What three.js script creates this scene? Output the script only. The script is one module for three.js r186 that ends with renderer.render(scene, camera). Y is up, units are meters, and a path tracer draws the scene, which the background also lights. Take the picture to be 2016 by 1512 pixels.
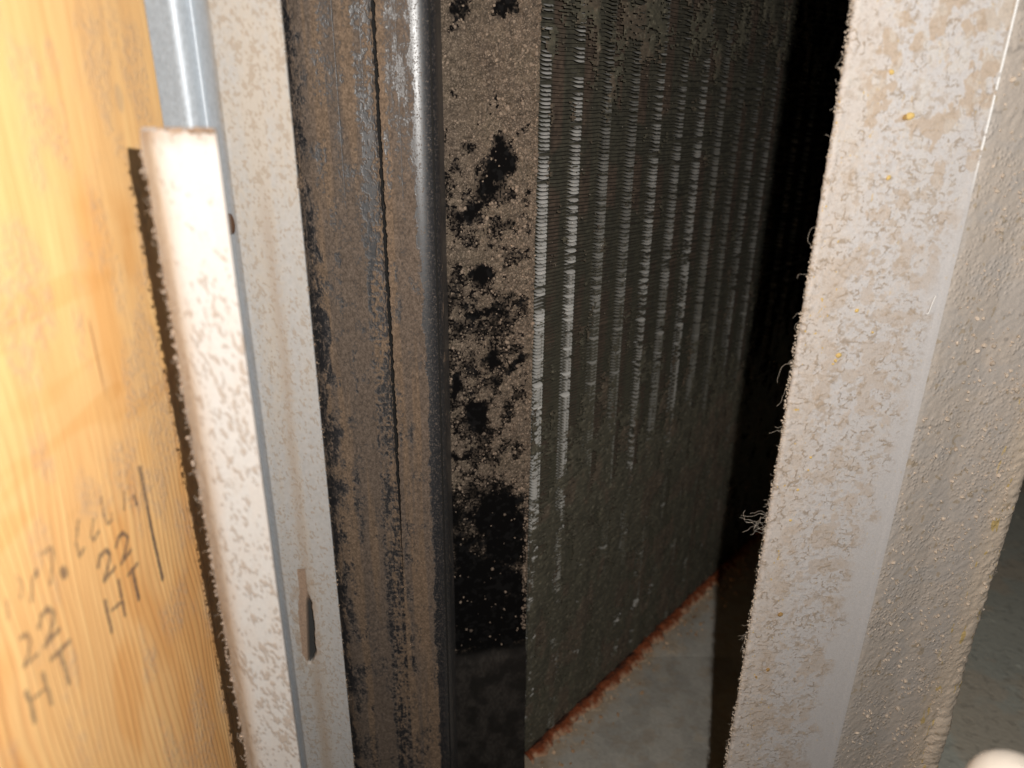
import * as THREE from 'three';
import { mergeGeometries } from 'three/addons/utils/BufferGeometryUtils.js';

// ---------------------------------------------------------------- camera, light, exposure
const scene = new THREE.Scene();
scene.background = new THREE.Color(0x000000);
const CY = 0.75;                                   // height of the lens above the ground datum
const camera = new THREE.PerspectiveCamera(54.75, 4 / 3, 0.01, 20);
camera.matrixAutoUpdate = true;
{
  const m = new THREE.Matrix4().makeBasis(            // pitched down 22.4 degrees, rolled 0.7 degrees
    new THREE.Vector3(0.999926, 0.011245, -0.004645),
    new THREE.Vector3(-0.012167, 0.924175, -0.381776),
    new THREE.Vector3(0, 0.381804, 0.924243));
  camera.quaternion.setFromRotationMatrix(m);
  camera.position.set(0, CY, 0);
}
camera.focus = 0.375;
camera.userData.fStop = 7.6;
camera.updateMatrixWorld(true);

const renderer = new THREE.WebGLRenderer({ antialias: true });
renderer.toneMapping = THREE.LinearToneMapping;
renderer.toneMappingExposure = 1.0;
renderer.shadowMap.enabled = true;

const LAMP = [0.0385, CY + 0.042, 0.013];
const lampLight = new THREE.PointLight(new THREE.Color(1, 0.965, 0.92), 0.45);
lampLight.position.set(LAMP[0], LAMP[1], LAMP[2] - 0.006);
lampLight.castShadow = true;
lampLight.shadow.radius = 0.14;
lampLight.shadow.mapSize.set(2048, 2048);
lampLight.shadow.camera.near = 0.01;
scene.add(lampLight);

// ---------------------------------------------------------------- helpers
let seedState = 12345;
const rnd = () => { seedState = (seedState + 0x6D2B79F5) | 0; let t = Math.imul(seedState ^ (seedState >>> 15), 1 | seedState); t = (t + Math.imul(t ^ (t >>> 7), 61 | t)) ^ t; return ((t ^ (t >>> 14)) >>> 0) / 4294967296; };
const rr = (a, b) => a + (b - a) * rnd();
const clamp = (x, a = 0, b = 1) => x < a ? a : x > b ? b : x;
const sst = (a, b, x) => { const t = clamp((x - a) / (b - a)); return t * t * (3 - 2 * t); };
const mix = (a, b, t) => a + (b - a) * t;
function hash(ix, iy, s) { let h = Math.imul(ix, 374761393) ^ Math.imul(iy, 668265263) ^ Math.imul(s, 1274126177); h = Math.imul(h ^ (h >>> 13), 1274126177); h ^= h >>> 16; return (h >>> 0) / 4294967296; }
function vn(x, y, s) {
  const ix = Math.floor(x), iy = Math.floor(y); let fx = x - ix, fy = y - iy;
  fx = fx * fx * (3 - 2 * fx); fy = fy * fy * (3 - 2 * fy);
  const a = hash(ix, iy, s), b = hash(ix + 1, iy, s), c = hash(ix, iy + 1, s), d = hash(ix + 1, iy + 1, s);
  return a + (b - a) * fx + (c - a + (a - b - c + d) * fx) * fy;
}
function fbm(x, y, s, o = 4) { let v = 0, a = 0.5, n = 0; for (let i = 0; i < o; i++) { v += a * vn(x, y, s + i * 17); n += a; a *= 0.5; const t = x * 1.6 - y * 1.2; y = x * 1.2 + y * 1.6; x = t + 3.7; } return v / n; }
function fbmA(x, y, s, o = 4) { let v = 0, a = 0.5, n = 0; for (let i = 0; i < o; i++) { v += a * vn(x, y, s + i * 17); n += a; a *= 0.5; x = x * 2 + 5.3; y = y * 2 + 1.7; } return v / n; }   // keeps its stretch
function ridge(x, y, s, o = 4) { let v = 0, a = 0.5, n = 0; for (let i = 0; i < o; i++) { v += a * (1 - Math.abs(2 * vn(x, y, s + i * 17) - 1)); n += a; a *= 0.5; const t = x * 1.6 - y * 1.2; y = x * 1.2 + y * 1.6; x = t + 3.7; } return v / n; }
function worley(x, y, s) { const ix = Math.floor(x), iy = Math.floor(y); let m = 9; for (let j = -1; j < 2; j++) for (let i = -1; i < 2; i++) { const dx = ix + i + hash(ix + i, iy + j, s) - x, dy = iy + j + hash(ix + i, iy + j, s + 7) - y; m = Math.min(m, dx * dx + dy * dy); } return Math.sqrt(m); }
const enc = (c) => { c = clamp(c); return Math.round(255 * (c <= 0.0031308 ? 12.92 * c : 1.055 * Math.pow(c, 1 / 2.4) - 0.055)); };

// fn(u, v, o) fills o = [r, g, b (linear), bump 0..1, roughness, metalness]
function surface(w, h, fn, opts = {}) {
  const col = new Uint8Array(w * h * 4), dat = new Uint8Array(w * h * 4), o = [0, 0, 0, 0, 0, 0, 1];
  for (let j = 0, k = 0; j < h; j++) for (let i = 0; i < w; i++, k += 4) {
    fn((i + 0.5) / w, (j + 0.5) / h, o);
    col[k] = enc(o[0]); col[k + 1] = enc(o[1]); col[k + 2] = enc(o[2]); col[k + 3] = 255;
    dat[k] = Math.round(255 * clamp(o[3])); dat[k + 1] = Math.round(255 * clamp(o[4])); dat[k + 2] = Math.round(255 * clamp(o[5])); dat[k + 3] = Math.round(255 * clamp(o[6]));
  }
  const mk = (d, srgb) => { const t = new THREE.DataTexture(d, w, h, THREE.RGBAFormat); t.magFilter = THREE.LinearFilter; t.minFilter = THREE.LinearMipmapLinearFilter; t.generateMipmaps = true; if (srgb) t.colorSpace = THREE.SRGBColorSpace; t.needsUpdate = true; return t; };
  const map = mk(col, true), d = mk(dat, false);
  if (opts.enamel) return new THREE.MeshPhysicalMaterial({ map, bumpMap: d, bumpScale: opts.bump, roughnessMap: d, specularIntensityMap: d, specularIntensity: 1, ior: opts.enamel, roughness: 1, metalness: 0, side: THREE.DoubleSide });
  return new THREE.MeshStandardMaterial({ map, bumpMap: d, bumpScale: opts.bump ?? 0.0005, roughnessMap: d, metalnessMap: d, roughness: 1, metalness: 1, side: THREE.DoubleSide });
}
const plain = (r, g, b, rough = 0.9, metal = 0) => new THREE.MeshStandardMaterial({ color: new THREE.Color().setRGB(r, g, b), roughness: rough, metalness: metal, side: THREE.DoubleSide });

// a plan path [[x, depth], ...] with rounded corners [x, depth, radius]
function path(pts, step) {
  const out = [];
  pts.forEach((p, i) => {
    const r = p[2];
    if (!r || !i || i === pts.length - 1) { out.push([p[0], p[1]]); return; }
    const a = pts[i - 1], b = pts[i + 1], la = Math.hypot(a[0] - p[0], a[1] - p[1]), lb = Math.hypot(b[0] - p[0], b[1] - p[1]);
    const ua = [(a[0] - p[0]) / la, (a[1] - p[1]) / la], ub = [(b[0] - p[0]) / lb, (b[1] - p[1]) / lb];
    const half = Math.acos(clamp(ua[0] * ub[0] + ua[1] * ub[1], -1, 1)) / 2, t = Math.min(r / Math.tan(half), la * 0.95, lb * 0.95), rad = t * Math.tan(half);
    const bi = [ua[0] + ub[0], ua[1] + ub[1]], lbi = Math.hypot(...bi), c = [p[0] + bi[0] / lbi * rad / Math.sin(half), p[1] + bi[1] / lbi * rad / Math.sin(half)];
    const s = [p[0] + ua[0] * t, p[1] + ua[1] * t], e = [p[0] + ub[0] * t, p[1] + ub[1] * t];
    let a0 = Math.atan2(s[1] - c[1], s[0] - c[0]), a1 = Math.atan2(e[1] - c[1], e[0] - c[0]);
    while (a1 - a0 > Math.PI) a1 -= 2 * Math.PI; while (a1 - a0 < -Math.PI) a1 += 2 * Math.PI;
    const n = Math.max(4, Math.ceil(Math.abs(a1 - a0) * rad / (step ?? 0.0005)));
    for (let k = 0; k <= n; k++) out.push([c[0] + rad * Math.cos(mix(a0, a1, k / n)), c[1] + rad * Math.sin(mix(a0, a1, k / n))]);
  });
  if (!step) return out;
  const fine = [out[0]];
  for (let i = 1; i < out.length; i++) { const a = out[i - 1], b = out[i], n = Math.max(1, Math.ceil(Math.hypot(b[0] - a[0], b[1] - a[1]) / step - 0.01)); for (let k = 1; k <= n; k++) fine.push([mix(a[0], b[0], k / n), mix(a[1], b[1], k / n)]); }
  return fine;
}
// An upright sheet over a plan path (left to right as the lens sees it), y0..y1 relative to the lens; disp(s, y) pushes it out; keep(s, y) can leave quads out.
function sheet(pts, y0, y1, step, dv, { disp, keep, shift, thick = 0, origin = [0, 0, 0], s0 = 0, L, topY } = {}) {
  const p = path(pts, step), n = p.length, m = Math.max(1, Math.round((y1 - y0) / dv)), S = [s0];
  for (let i = 1; i < n; i++) S.push(S[i - 1] + Math.hypot(p[i][0] - p[i - 1][0], p[i][1] - p[i - 1][1]));
  const len = L ?? S[n - 1];
  const T = p.map((_, i) => { const a = p[Math.max(0, i - 1)], b = p[Math.min(n - 1, i + 1)], l = Math.hypot(b[0] - a[0], b[1] - a[1]) || 1; return [(b[0] - a[0]) / l, (b[1] - a[1]) / l]; });
  const pos = [], uv = [], idx = [];
  const put = (i, y, off, sx = 0) => { const t = T[i]; pos.push(p[i][0] + t[1] * off + t[0] * sx - origin[0], CY + y - origin[1], -(p[i][1] - t[0] * off + t[1] * sx) - origin[2]); uv.push(S[i] / len, (y - y0) / (y1 - y0)); };
  for (let j = 0; j <= m; j++) for (let i = 0; i < n; i++) { let y = mix(y0, y1, j / m); if (topY && j === m) y += topY(S[i]); put(i, y, disp ? disp(S[i], y) : 0, shift ? shift(S[i], y) : 0); }
  for (let j = 0; j < m; j++) for (let i = 0; i < n - 1; i++) {
    if (keep && !keep((S[i] + S[i + 1]) / 2, mix(y0, y1, (j + 0.5) / m))) continue;
    const a = j * n + i, b = a + 1, c = a + n + 1, d = a + n; idx.push(a, b, c, a, c, d);
  }
  const mk = (ps, us, ix) => { const g = new THREE.BufferGeometry(); g.setAttribute('position', new THREE.Float32BufferAttribute(ps, 3)); g.setAttribute('uv', new THREE.Float32BufferAttribute(us, 2)); g.setIndex(ix); g.computeVertexNormals(); return g; };
  const front = mk(pos, uv, idx);
  if (!thick) return front;
  const bp = [], bu = [], bi = [];                                 // back, and the four edges
  const P3 = (k) => [pos[k * 3], pos[k * 3 + 1], pos[k * 3 + 2]];
  const back = (k) => { const i = k % n, t = T[i], q = P3(k); return [q[0] - t[1] * thick, q[1], q[2] - t[0] * thick]; };
  const quad = (a, b, c, d, k1, k2) => { const o = bp.length / 3; bp.push(...a, ...b, ...c, ...d); for (const k of [k1, k2, k2, k1]) bu.push(uv[k * 2], uv[k * 2 + 1]); bi.push(o, o + 1, o + 2, o, o + 2, o + 3); };
  for (let j = 0; j < m; j++) { const a = j * n, d = a + n, b = j * n + n - 1, c = b + n; quad(back(a), P3(a), P3(d), back(d), a, d); quad(P3(b), back(b), back(c), P3(c), b, c); }
  for (let i = 0; i < n - 1; i++) { const a = m * n + i; quad(P3(a), P3(a + 1), back(a + 1), back(a), a, a + 1); const e = i; quad(back(e), back(e + 1), P3(e + 1), P3(e), e, e + 1); quad(back(e + 1), back(e), back(m * n + i), back(m * n + i + 1), e, e + 1); }
  return mergeGeometries([front.toNonIndexed(), mk(bp, bu, bi).toNonIndexed()].map((g) => g));
}
const used = {};
function thing(name, label, category, [x, y, d]) { const o = new THREE.Group(); o.name = name; o.position.set(x, CY + y, -d); o.userData = { label, category }; scene.add(o); o.updateMatrixWorld(); return o; }
const org = (t) => [t.position.x, t.position.y, t.position.z];
function part(name, geo, mat, parent, extra) { const m = new THREE.Mesh(geo, mat); used[parent.uuid + name] = (used[parent.uuid + name] ?? 0) + 1; const k = used[parent.uuid + name]; m.name = k > 1 ? name + '_' + String(k - 1).padStart(3, '0') : name; m.castShadow = m.receiveShadow = true; if (extra) Object.assign(m.userData, extra); parent.add(m); return m; }
// rough little lumps: [x, y, d, radius] in lens coordinates, merged
const lumpShapes = [0, 1, 2, 3, 4].map((k) => { const g = new THREE.IcosahedronGeometry(1, 1), a = g.attributes.position; for (let i = 0; i < a.count; i++) { const x = a.getX(i), y = a.getY(i), z = a.getZ(i), f = 0.62 + 0.75 * fbm(x * 1.7 + k * 9 + 20, y * 1.7 + z * 1.3 + 20, 31 + k, 3); a.setXYZ(i, x * f, y * f, z * f); } g.computeVertexNormals(); return g; });
const lumpSmall = [0, 1, 2].map((k) => { const g = new THREE.IcosahedronGeometry(1, 0), a = g.attributes.position, seen = {}; for (let i = 0; i < a.count; i++) { const key = [a.getX(i), a.getY(i), a.getZ(i)].map((q) => q.toFixed(2)).join(); seen[key] ??= 0.6 + 0.7 * rnd(); a.setXYZ(i, a.getX(i) * seen[key], a.getY(i) * seen[key], a.getZ(i) * seen[key]); } g.computeVertexNormals(); return g; });
function lumps(name, list, mat, parent, colorFn, small) {
  const shapes = small ? lumpSmall : lumpShapes, o = org(parent), q = new THREE.Quaternion(), e = new THREE.Euler(), M = new THREE.Matrix4(), gs = [];
  for (const [x, y, d, r, fl = 1] of list) {
    e.set(rnd() * 6, rnd() * 6, rnd() * 6); q.setFromEuler(e);
    M.compose(new THREE.Vector3(x - o[0], CY + y - o[1], -d - o[2]), q, new THREE.Vector3(r, r * rr(0.6, 1.1) * fl, r * rr(0.6, 1.1)));
    const g = shapes[Math.floor(rnd() * shapes.length)].clone().applyMatrix4(M);
    if (colorFn) { const c = colorFn(x, y, d), arr = new Float32Array(g.attributes.position.count * 3); for (let i = 0; i < arr.length; i += 3) { arr[i] = c[0]; arr[i + 1] = c[1]; arr[i + 2] = c[2]; } g.setAttribute('color', new THREE.BufferAttribute(arr, 3)); }
    gs.push(g);
  }
  return part(name, mergeGeometries(gs), mat, parent, { kind: 'stuff' });
}
function fibre(points, r, parent, sides = 4) { const o = org(parent); return new THREE.TubeGeometry(new THREE.CatmullRomCurve3(points.map((p) => new THREE.Vector3(p[0] - o[0], CY + p[1] - o[1], -p[2] - o[2]))), Math.max(6, points.length * 4), r, sides); }
const vcol = (rough = 0.95) => new THREE.MeshStandardMaterial({ vertexColors: true, roughness: rough, side: THREE.DoubleSide });
function tint(g, c) { const n = g.attributes.position.count, a = new Float32Array(n * 3); for (let i = 0; i < n; i++) { a[i * 3] = c[0]; a[i * 3 + 1] = c[1]; a[i * 3 + 2] = c[2]; } g.setAttribute('color', new THREE.BufferAttribute(a, 3)); return g; }

// ---------------------------------------------------------------- the ground and the drain pan
const PAN = -0.458;
const COIL = [0.0112, 0.3956], CE = [Math.sin(0.733), Math.cos(0.733)], CN = [CE[1], -CE[0]];   // coil foot, its run, its outward normal
const coilAt = (s, out) => [COIL[0] + CE[0] * s + CN[0] * out, COIL[1] + CE[1] * s + CN[1] * out];
// flat ground sheets: corners in plan, a grid with height(x, d)
function ground(x0, x1, d0, d1, y, step, height, o = [0, 0, 0]) {
  const n = Math.round((x1 - x0) / step), m = Math.round((d1 - d0) / step), pos = [], uv = [], idx = [];
  for (let j = 0; j <= m; j++) for (let i = 0; i <= n; i++) { const x = mix(x0, x1, i / n), d = mix(d0, d1, j / m); pos.push(x - o[0], CY + y + (height ? height(x, d) : 0) - o[1], -d - o[2]); uv.push(i / n, j / m); }
  for (let j = 0; j < m; j++) for (let i = 0; i < n; i++) { const a = j * (n + 1) + i; idx.push(a, a + 1, a + n + 2, a, a + n + 2, a + n + 1); }
  const g = new THREE.BufferGeometry(); g.setAttribute('position', new THREE.Float32BufferAttribute(pos, 3)); g.setAttribute('uv', new THREE.Float32BufferAttribute(uv, 2)); g.setIndex(idx); g.computeVertexNormals(); return g;
}
{
  const F = { x0: 0.24, x1: 1.24, d0: 0.2, d1: 1.2 };
  const m = surface(1536, 1536, (u, v, o) => {
    const x = u * 1000, y = v * 1000, a = fbm(x / 26, y / 26, 3, 5), b = fbm(x / 3.2, y / 3.2, 9, 4), dirt = sst(0.5, 0.62, fbm(x / 45, y / 45, 21, 5)), spot = sst(0.6, 0.76, fbm(x / 6, y / 6, 55, 4));
    const cr = sst(0.955, 0.985, ridge(x / 60 + a, y / 60, 77, 2)) * sst(0.45, 0.6, fbm(x / 70, y / 70, 91, 2));
    let g = 0.62 + 0.09 * a + 0.09 * (b - 0.5); g *= 1 - 0.18 * spot; g *= 1 + 0.45 * cr;
    o[0] = g * mix(1.0, 1.08, dirt); o[1] = g * mix(1.0, 0.97, dirt); o[2] = g * mix(0.86, 0.78, dirt); o[3] = 0.4 * a + 0.45 * b + 0.3 * cr - 0.2 * spot; o[4] = 0.92; o[5] = 0;
  }, { bump: 0.0012 });
  const f = new THREE.Mesh(ground(F.x0, F.x1, F.d0, F.d1, -0.478, 0.05), m); f.name = 'ground'; f.receiveShadow = f.castShadow = true;
  f.userData = { kind: 'structure', label: 'dirty dark grey concrete ground beyond the white panel' }; scene.add(f);
}
{
  const t = thing('drain_pan', 'grey drain pan with a rust line below the finned coil', 'drain pan', [0.1, PAN, 0.5]);
  const x0 = 0.0125, x1 = 0.30, d0 = 0.33, d1 = 0.505, d2 = 0.86;
  const paint = (da, db) => (u, v, o) => {
    const x = mix(x0, x1, u), d = mix(da, db, v), rx = x - COIL[0], rd = d - COIL[1], out = rx * CN[0] + rd * CN[1], X = x * 1000, Y = d * 1000;
    const a = fbm(X / 14, Y / 14, 5, 5), b = fbm(X / 2, Y / 2, 15, 3), w = out * 1000 + (fbm(X / 9, Y / 9, 25, 4) - 0.5) * 34;
    const stain = Math.max(1 - sst(9, 30, w), 0.4 * sst(0.5, 0.72, fbm(X / 9, Y / 6, 51, 5))), dark = sst(0.5, 0.66, fbm(X / 20, Y / 26, 35, 5)), fl = sst(0.6, 0.7, fbm(X / 3, Y / 3, 45, 3)) * (1 - sst(8, 30, w));
    let r = 0.385 + 0.10 * (a - 0.5) + 0.10 * (b - 0.5), g = r * 0.955, bl = r * 0.85;
    r = mix(r, 0.36, stain * 0.8); g = mix(g, 0.275, stain * 0.8); bl = mix(bl, 0.185, stain * 0.8);
    r = mix(r, 0.6, fl * 0.6); g = mix(g, 0.48, fl * 0.6); bl = mix(bl, 0.34, fl * 0.6);
    const k = 1 - 0.15 * dark; o[0] = r * k; o[1] = g * k; o[2] = bl * k; o[3] = 0.4 * a + 0.3 * b + 0.3 * fl; o[4] = 0.62 + 0.2 * stain; o[5] = 0;
  };
  const near = surface(1024, 448, paint(d0, d1), { bump: 0.0008 }), far = surface(768, 640, paint(d1 - 0.006, d2), { bump: 0.0008 });
  part('pan_floor', ground(x0, x1, d0, d1, PAN, 0.01, null, org(t)), near, t);
  part('overlapping_sheet', ground(x0, x1, d1 - 0.006, d2, PAN + 0.0022, 0.01, (x, d) => (d - d1) * 0.05 - (d < d1 - 0.003 ? 0.0022 : 0), org(t)), far, t);
  // rust crust along the foot of the coil
  const n = 520, m = 16, pos = [], col = [], idx = [], o = org(t);
  for (let j = 0; j <= m; j++) for (let i = 0; i <= n; i++) {
    const s = mix(0.0005, 0.44, i / n), w = mix(-0.003, 0.0100 + 0.009 * (fbm(s * 160, 3, 66, 3) - 0.5), j / m), p = coilAt(s, w), f = j / m, k = fbm(s * 420, w * 900, 61, 4);
    const h = Math.sin(Math.PI * Math.min(1, f * 0.96 + 0.04)) * (0.0016 + 0.0045 * k) + (f > 0.98 ? -0.001 : 0.0004);
    pos.push(p[0] - o[0], CY + PAN + h + (p[1] > d1 - 0.004 ? 0.0022 + (p[1] - d1) * 0.05 : 0) - o[1], -p[1] - o[2]);
    const q = clamp(f * 1.0 - 0.14 + (fbm(s * 300, w * 500, 62, 3) - 0.5) * 0.7), br = 0.75 + 0.5 * fbm(s * 900, w * 1500, 64, 2);
    const c1 = [0.03, 0.009, 0.004], c2 = [0.22, 0.052, 0.013], c3 = [0.50, 0.32, 0.20], A = q < 0.5 ? c1 : c2, B = q < 0.5 ? c2 : c3, tt = sst(0, 1, q < 0.5 ? q * 2 : q * 2 - 1);
    for (let c = 0; c < 3; c++) col.push(mix(A[c], B[c], tt) * br);
  }
  for (let j = 0; j < m; j++) for (let i = 0; i < n; i++) { const a = j * (n + 1) + i; idx.push(a, a + n + 1, a + n + 2, a, a + n + 2, a + 1); }
  const g = new THREE.BufferGeometry(); g.setAttribute('position', new THREE.Float32BufferAttribute(pos, 3)); g.setAttribute('color', new THREE.Float32BufferAttribute(col, 3)); g.setIndex(idx); g.computeVertexNormals();
  part('rust_crust', g, vcol(0.9), t, { label: 'orange brown rust crust along the foot of the coil' });
  const fl = []; for (let i = 0; i < 170; i++) { const s = rr(-0.02, 0.34), w = 0.009 + Math.pow(rnd(), 2) * 0.022, p = coilAt(s, w); fl.push([p[0], PAN + 0.0006 + (p[1] > d1 - 0.004 ? 0.0022 + (p[1] - d1) * 0.05 : 0), p[1], rr(0.0006, 0.002), 0.6]); }
  lumps('rust_flakes', fl, vcol(), t, (x, y, d) => { const k = rr(0.6, 1.1), a = rnd(); return a < 0.4 ? [0.6 * k, 0.43 * k, 0.29 * k] : [0.42 * k, 0.27 * k, 0.16 * k]; });
}

// ---------------------------------------------------------------- lumber stud with the pencilled marks
{
  const t = thing('lumber_stud', 'orange softwood stud with 22 HT handwritten on it, along the left edge', 'stud', [-0.13, -0.41, 0.2]);
  const W = -0.1185, d0 = 0.085, d1 = 0.2664, y0 = -0.41, y1 = 0.07, w = 1024, h = 2048, L = d1 - d0 + 0.03;
  // marker strokes: width, then depth and height of each point, in millimetres on the face of the stud
  const strokes = [
    [1.6, 208.6, -116.6, 208.6, -122.2, 208.2, -139.3, 208.8, -159.5], [1.1, 177.3, -131.6, 179.0, -129.4, 182.4, -129.4, 183.7, -132.0, 181.8, -134.6, 178.5, -137.2], [0.9, 178.4, -137.5, 184.7, -137.4],
    [1.1, 187.7, -131.9, 189.6, -130.0, 192.4, -130.2, 194.2, -133.1, 192.2, -135.8, 188.3, -138.4], [1.1, 188.3, -138.4, 194.2, -138.0], [1.1, 176.5, -143.2, 176.3, -154.2], [1.2, 184.9, -142.4, 184.2, -154.7], [0.8, 178.6, -148.3, 183.7, -149.4],
    [1.0, 190.2, -144.2, 196.4, -144.5], [1.4, 192.8, -144.2, 192.9, -155.5], [0.7, 173.6, -113.6, 170.5, -119.0, 170.5, -123.5, 173.0, -122.4], [0.7, 180.0, -117.4, 177.4, -121.4, 178.2, -123.3, 181.2, -122.2], [0.6, 185.8, -113.9, 185.3, -119.1, 186.0, -123.0, 188.4, -123.1, 189.0, -121.4],
    [0.6, 197.8, -118.7, 195.8, -123.9], [1.0, 202.3, -123.2, 202.7, -126.4], [0.7, 157.5, -113.1, 160.8, -113.6, 160.7, -115.7, 157.1, -122.2], [2.2, 162.6, -122.2, 163.0, -123.7], [1.3, 153.3, -115.6, 153.4, -116.4], [0.7, 153.3, -116.2, 151.7, -116.5, 149.2, -121.3],
    [0.5, 147.0, -112.4, 147.7, -115.3, 146.2, -118.0], [0.5, 142.0, -115.3, 140.7, -119.8], [1.2, 149.3, -129.6, 151.0, -127.5, 153.7, -127.4, 155.2, -130.4, 153.8, -132.8, 149.5, -135.9], [1.3, 149.6, -135.6, 155.4, -135.8], [0.9, 142.5, -127.1, 144.6, -127.7, 145.2, -130.4, 143.4, -132.9, 141.1, -134.6],
    [0.7, 141.1, -134.6, 146.2, -135.5], [1.2, 150.2, -140.8, 157.8, -141.9], [1.2, 153.7, -141.3, 153.8, -146.1, 153.8, -152.2], [1.1, 139.2, -141.1, 139.5, -145.0, 139.0, -150.5], [1.0, 146.0, -141.5, 145.9, -146.1, 146.0, -151.7], [0.7, 140.9, -144.7, 145.1, -146.0]];
  const ink = new Float32Array(w * h), mmx = w / (L * 1000), mmy = h / ((y1 - y0) * 1000);
  for (const s of strokes) for (let k = 1; k + 3 < s.length; k += 2) {
    const [ax, ay, bx, by] = [s[k], s[k + 1], s[k + 2], s[k + 3]], R = s[0] * 0.62 + 0.4, hw = s[0] * 0.62;
    for (let j = Math.floor((Math.min(ay, by) - R - y0 * 1000) * mmy); j <= (Math.max(ay, by) + R - y0 * 1000) * mmy; j++) for (let i = Math.floor((Math.min(ax, bx) - R - d0 * 1000) * mmx); i <= (Math.max(ax, bx) + R - d0 * 1000) * mmx; i++) {
      if (i < 0 || j < 0 || i >= w || j >= h) continue;
      const px = i / mmx + d0 * 1000, py = j / mmy + y0 * 1000, q = clamp(((px - ax) * (bx - ax) + (py - ay) * (by - ay)) / ((bx - ax) ** 2 + (by - ay) ** 2)), dd = Math.hypot(px - ax - q * (bx - ax), py - ay - q * (by - ay));
      ink[j * w + i] = Math.max(ink[j * w + i], 1 - sst(hw - 0.3, hw + 0.3, dd + (vn(px * 2.2, py * 2.2, 5) - 0.5) * 0.5));
    }
  }
  const m = surface(w, h, (u, v, o) => {
    const d = (d0 + u * L) * 1000, y = mix(y0, y1, v) * 1000;
    const warp = (fbm(d / 40, y / 150, 4, 3) - 0.5) * 30, ring = d + warp;
    const wide = fbmA(ring / 9, y / 400, 8, 3), fine = fbmA(ring / 1.25, y / 130, 12, 3), fib = fbmA(d / 0.35, y / 14, 18, 2);
    const line = Math.pow(0.5 + 0.5 * Math.sin(ring * 2.3 + 4 * wide), 4) * sst(-60, -140, y + (d - 200) * 0.6);
    let r = 0.93, g = 0.55, b = 0.225;
    const dk = 0.2 * (wide - 0.5) + 0.2 * (fine - 0.5) + 0.26 * (fib - 0.5);
    r *= 1 + dk * 0.7; g *= 1 + dk * 1.15; b *= 1 + dk * 1.5;
    const e = 0.2 * line; r *= 1 - e * 0.5; g *= 1 - e; b *= 1 - e * 1.2;
    const orange = sst(0.55, 0.72, fbm(d / 16, y / 46, 28, 3)); r *= 1 - 0.06 * orange; g *= 1 - 0.15 * orange; b *= 1 - 0.26 * orange;
    const cross = sst(0.58, 0.7, fbm(d / 60 + 4, y / 11, 38, 3)) * sst(-20, -60, y) * sst(-140, -100, y); r *= 1 - 0.05 * cross; g *= 1 - 0.10 * cross; b *= 1 - 0.18 * cross;
    const near = sst(0.42, 0.64, fbm(d / 12, y / 22, 48, 4) + 0.0024 * (d - 225)), grit = sst(0.44, 0.64, fbm(d / 0.9, y / 1.3, 58, 3)), dust = near * (0.25 + 0.6 * grit);
    r = mix(r, 0.56, dust * 0.6); g = mix(g, 0.39, dust * 0.6); b = mix(b, 0.26, dust * 0.6);
    const sc = (1 - sst(0.25, 0.7, Math.abs(ring - warp - 198.5 + (y + 60) * 0.015))) * sst(-62, -66, y) * sst(-92, -80, y); r *= 1 - 0.4 * sc; g *= 1 - 0.5 * sc; b *= 1 - 0.5 * sc;
    const kn = 1 - sst(1.6, 3.2, Math.hypot(d - 238, (y + 7) * 0.6)); r = mix(r, 0.4, kn * 0.35); g = mix(g, 0.32, kn * 0.35); b = mix(b, 0.25, kn * 0.35);
    const i = Math.min(w - 1, Math.floor(u * w)), j = Math.min(h - 1, Math.floor(v * h)), a = ink[j * w + i] * (0.52 + 0.16 * sst(150, 185, d) + 0.3 * fib - 0.3 * sst(0.6, 0.75, fbm(d * 1.4, y * 1.4, 68, 2)));
    r = mix(r, 0.075, a); g = mix(g, 0.062, a); b = mix(b, 0.062, a);
    o[0] = r; o[1] = g; o[2] = b; o[3] = 0.5 + 0.5 * dk - 0.25 * line + 0.25 * dust * grit; o[4] = 0.7 + 0.2 * dust; o[5] = 0;
  }, { bump: 0.0006 });
  part('face', sheet([[W, d0], [W, d1, 0.003], [W - 0.03, d1]], y0, y1, 0.004, 0.02, { origin: org(t) }), m, t);
  const bx = new THREE.BoxGeometry(0.028, y1 - y0, d1 - d0 - 0.002); bx.translate(W - 0.0165 - t.position.x, CY + (y0 + y1) / 2 - t.position.y, -(d0 + d1) / 2 + 0.002 - t.position.z);
  part('core', bx, plain(0.5, 0.29, 0.12), t);
}

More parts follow.
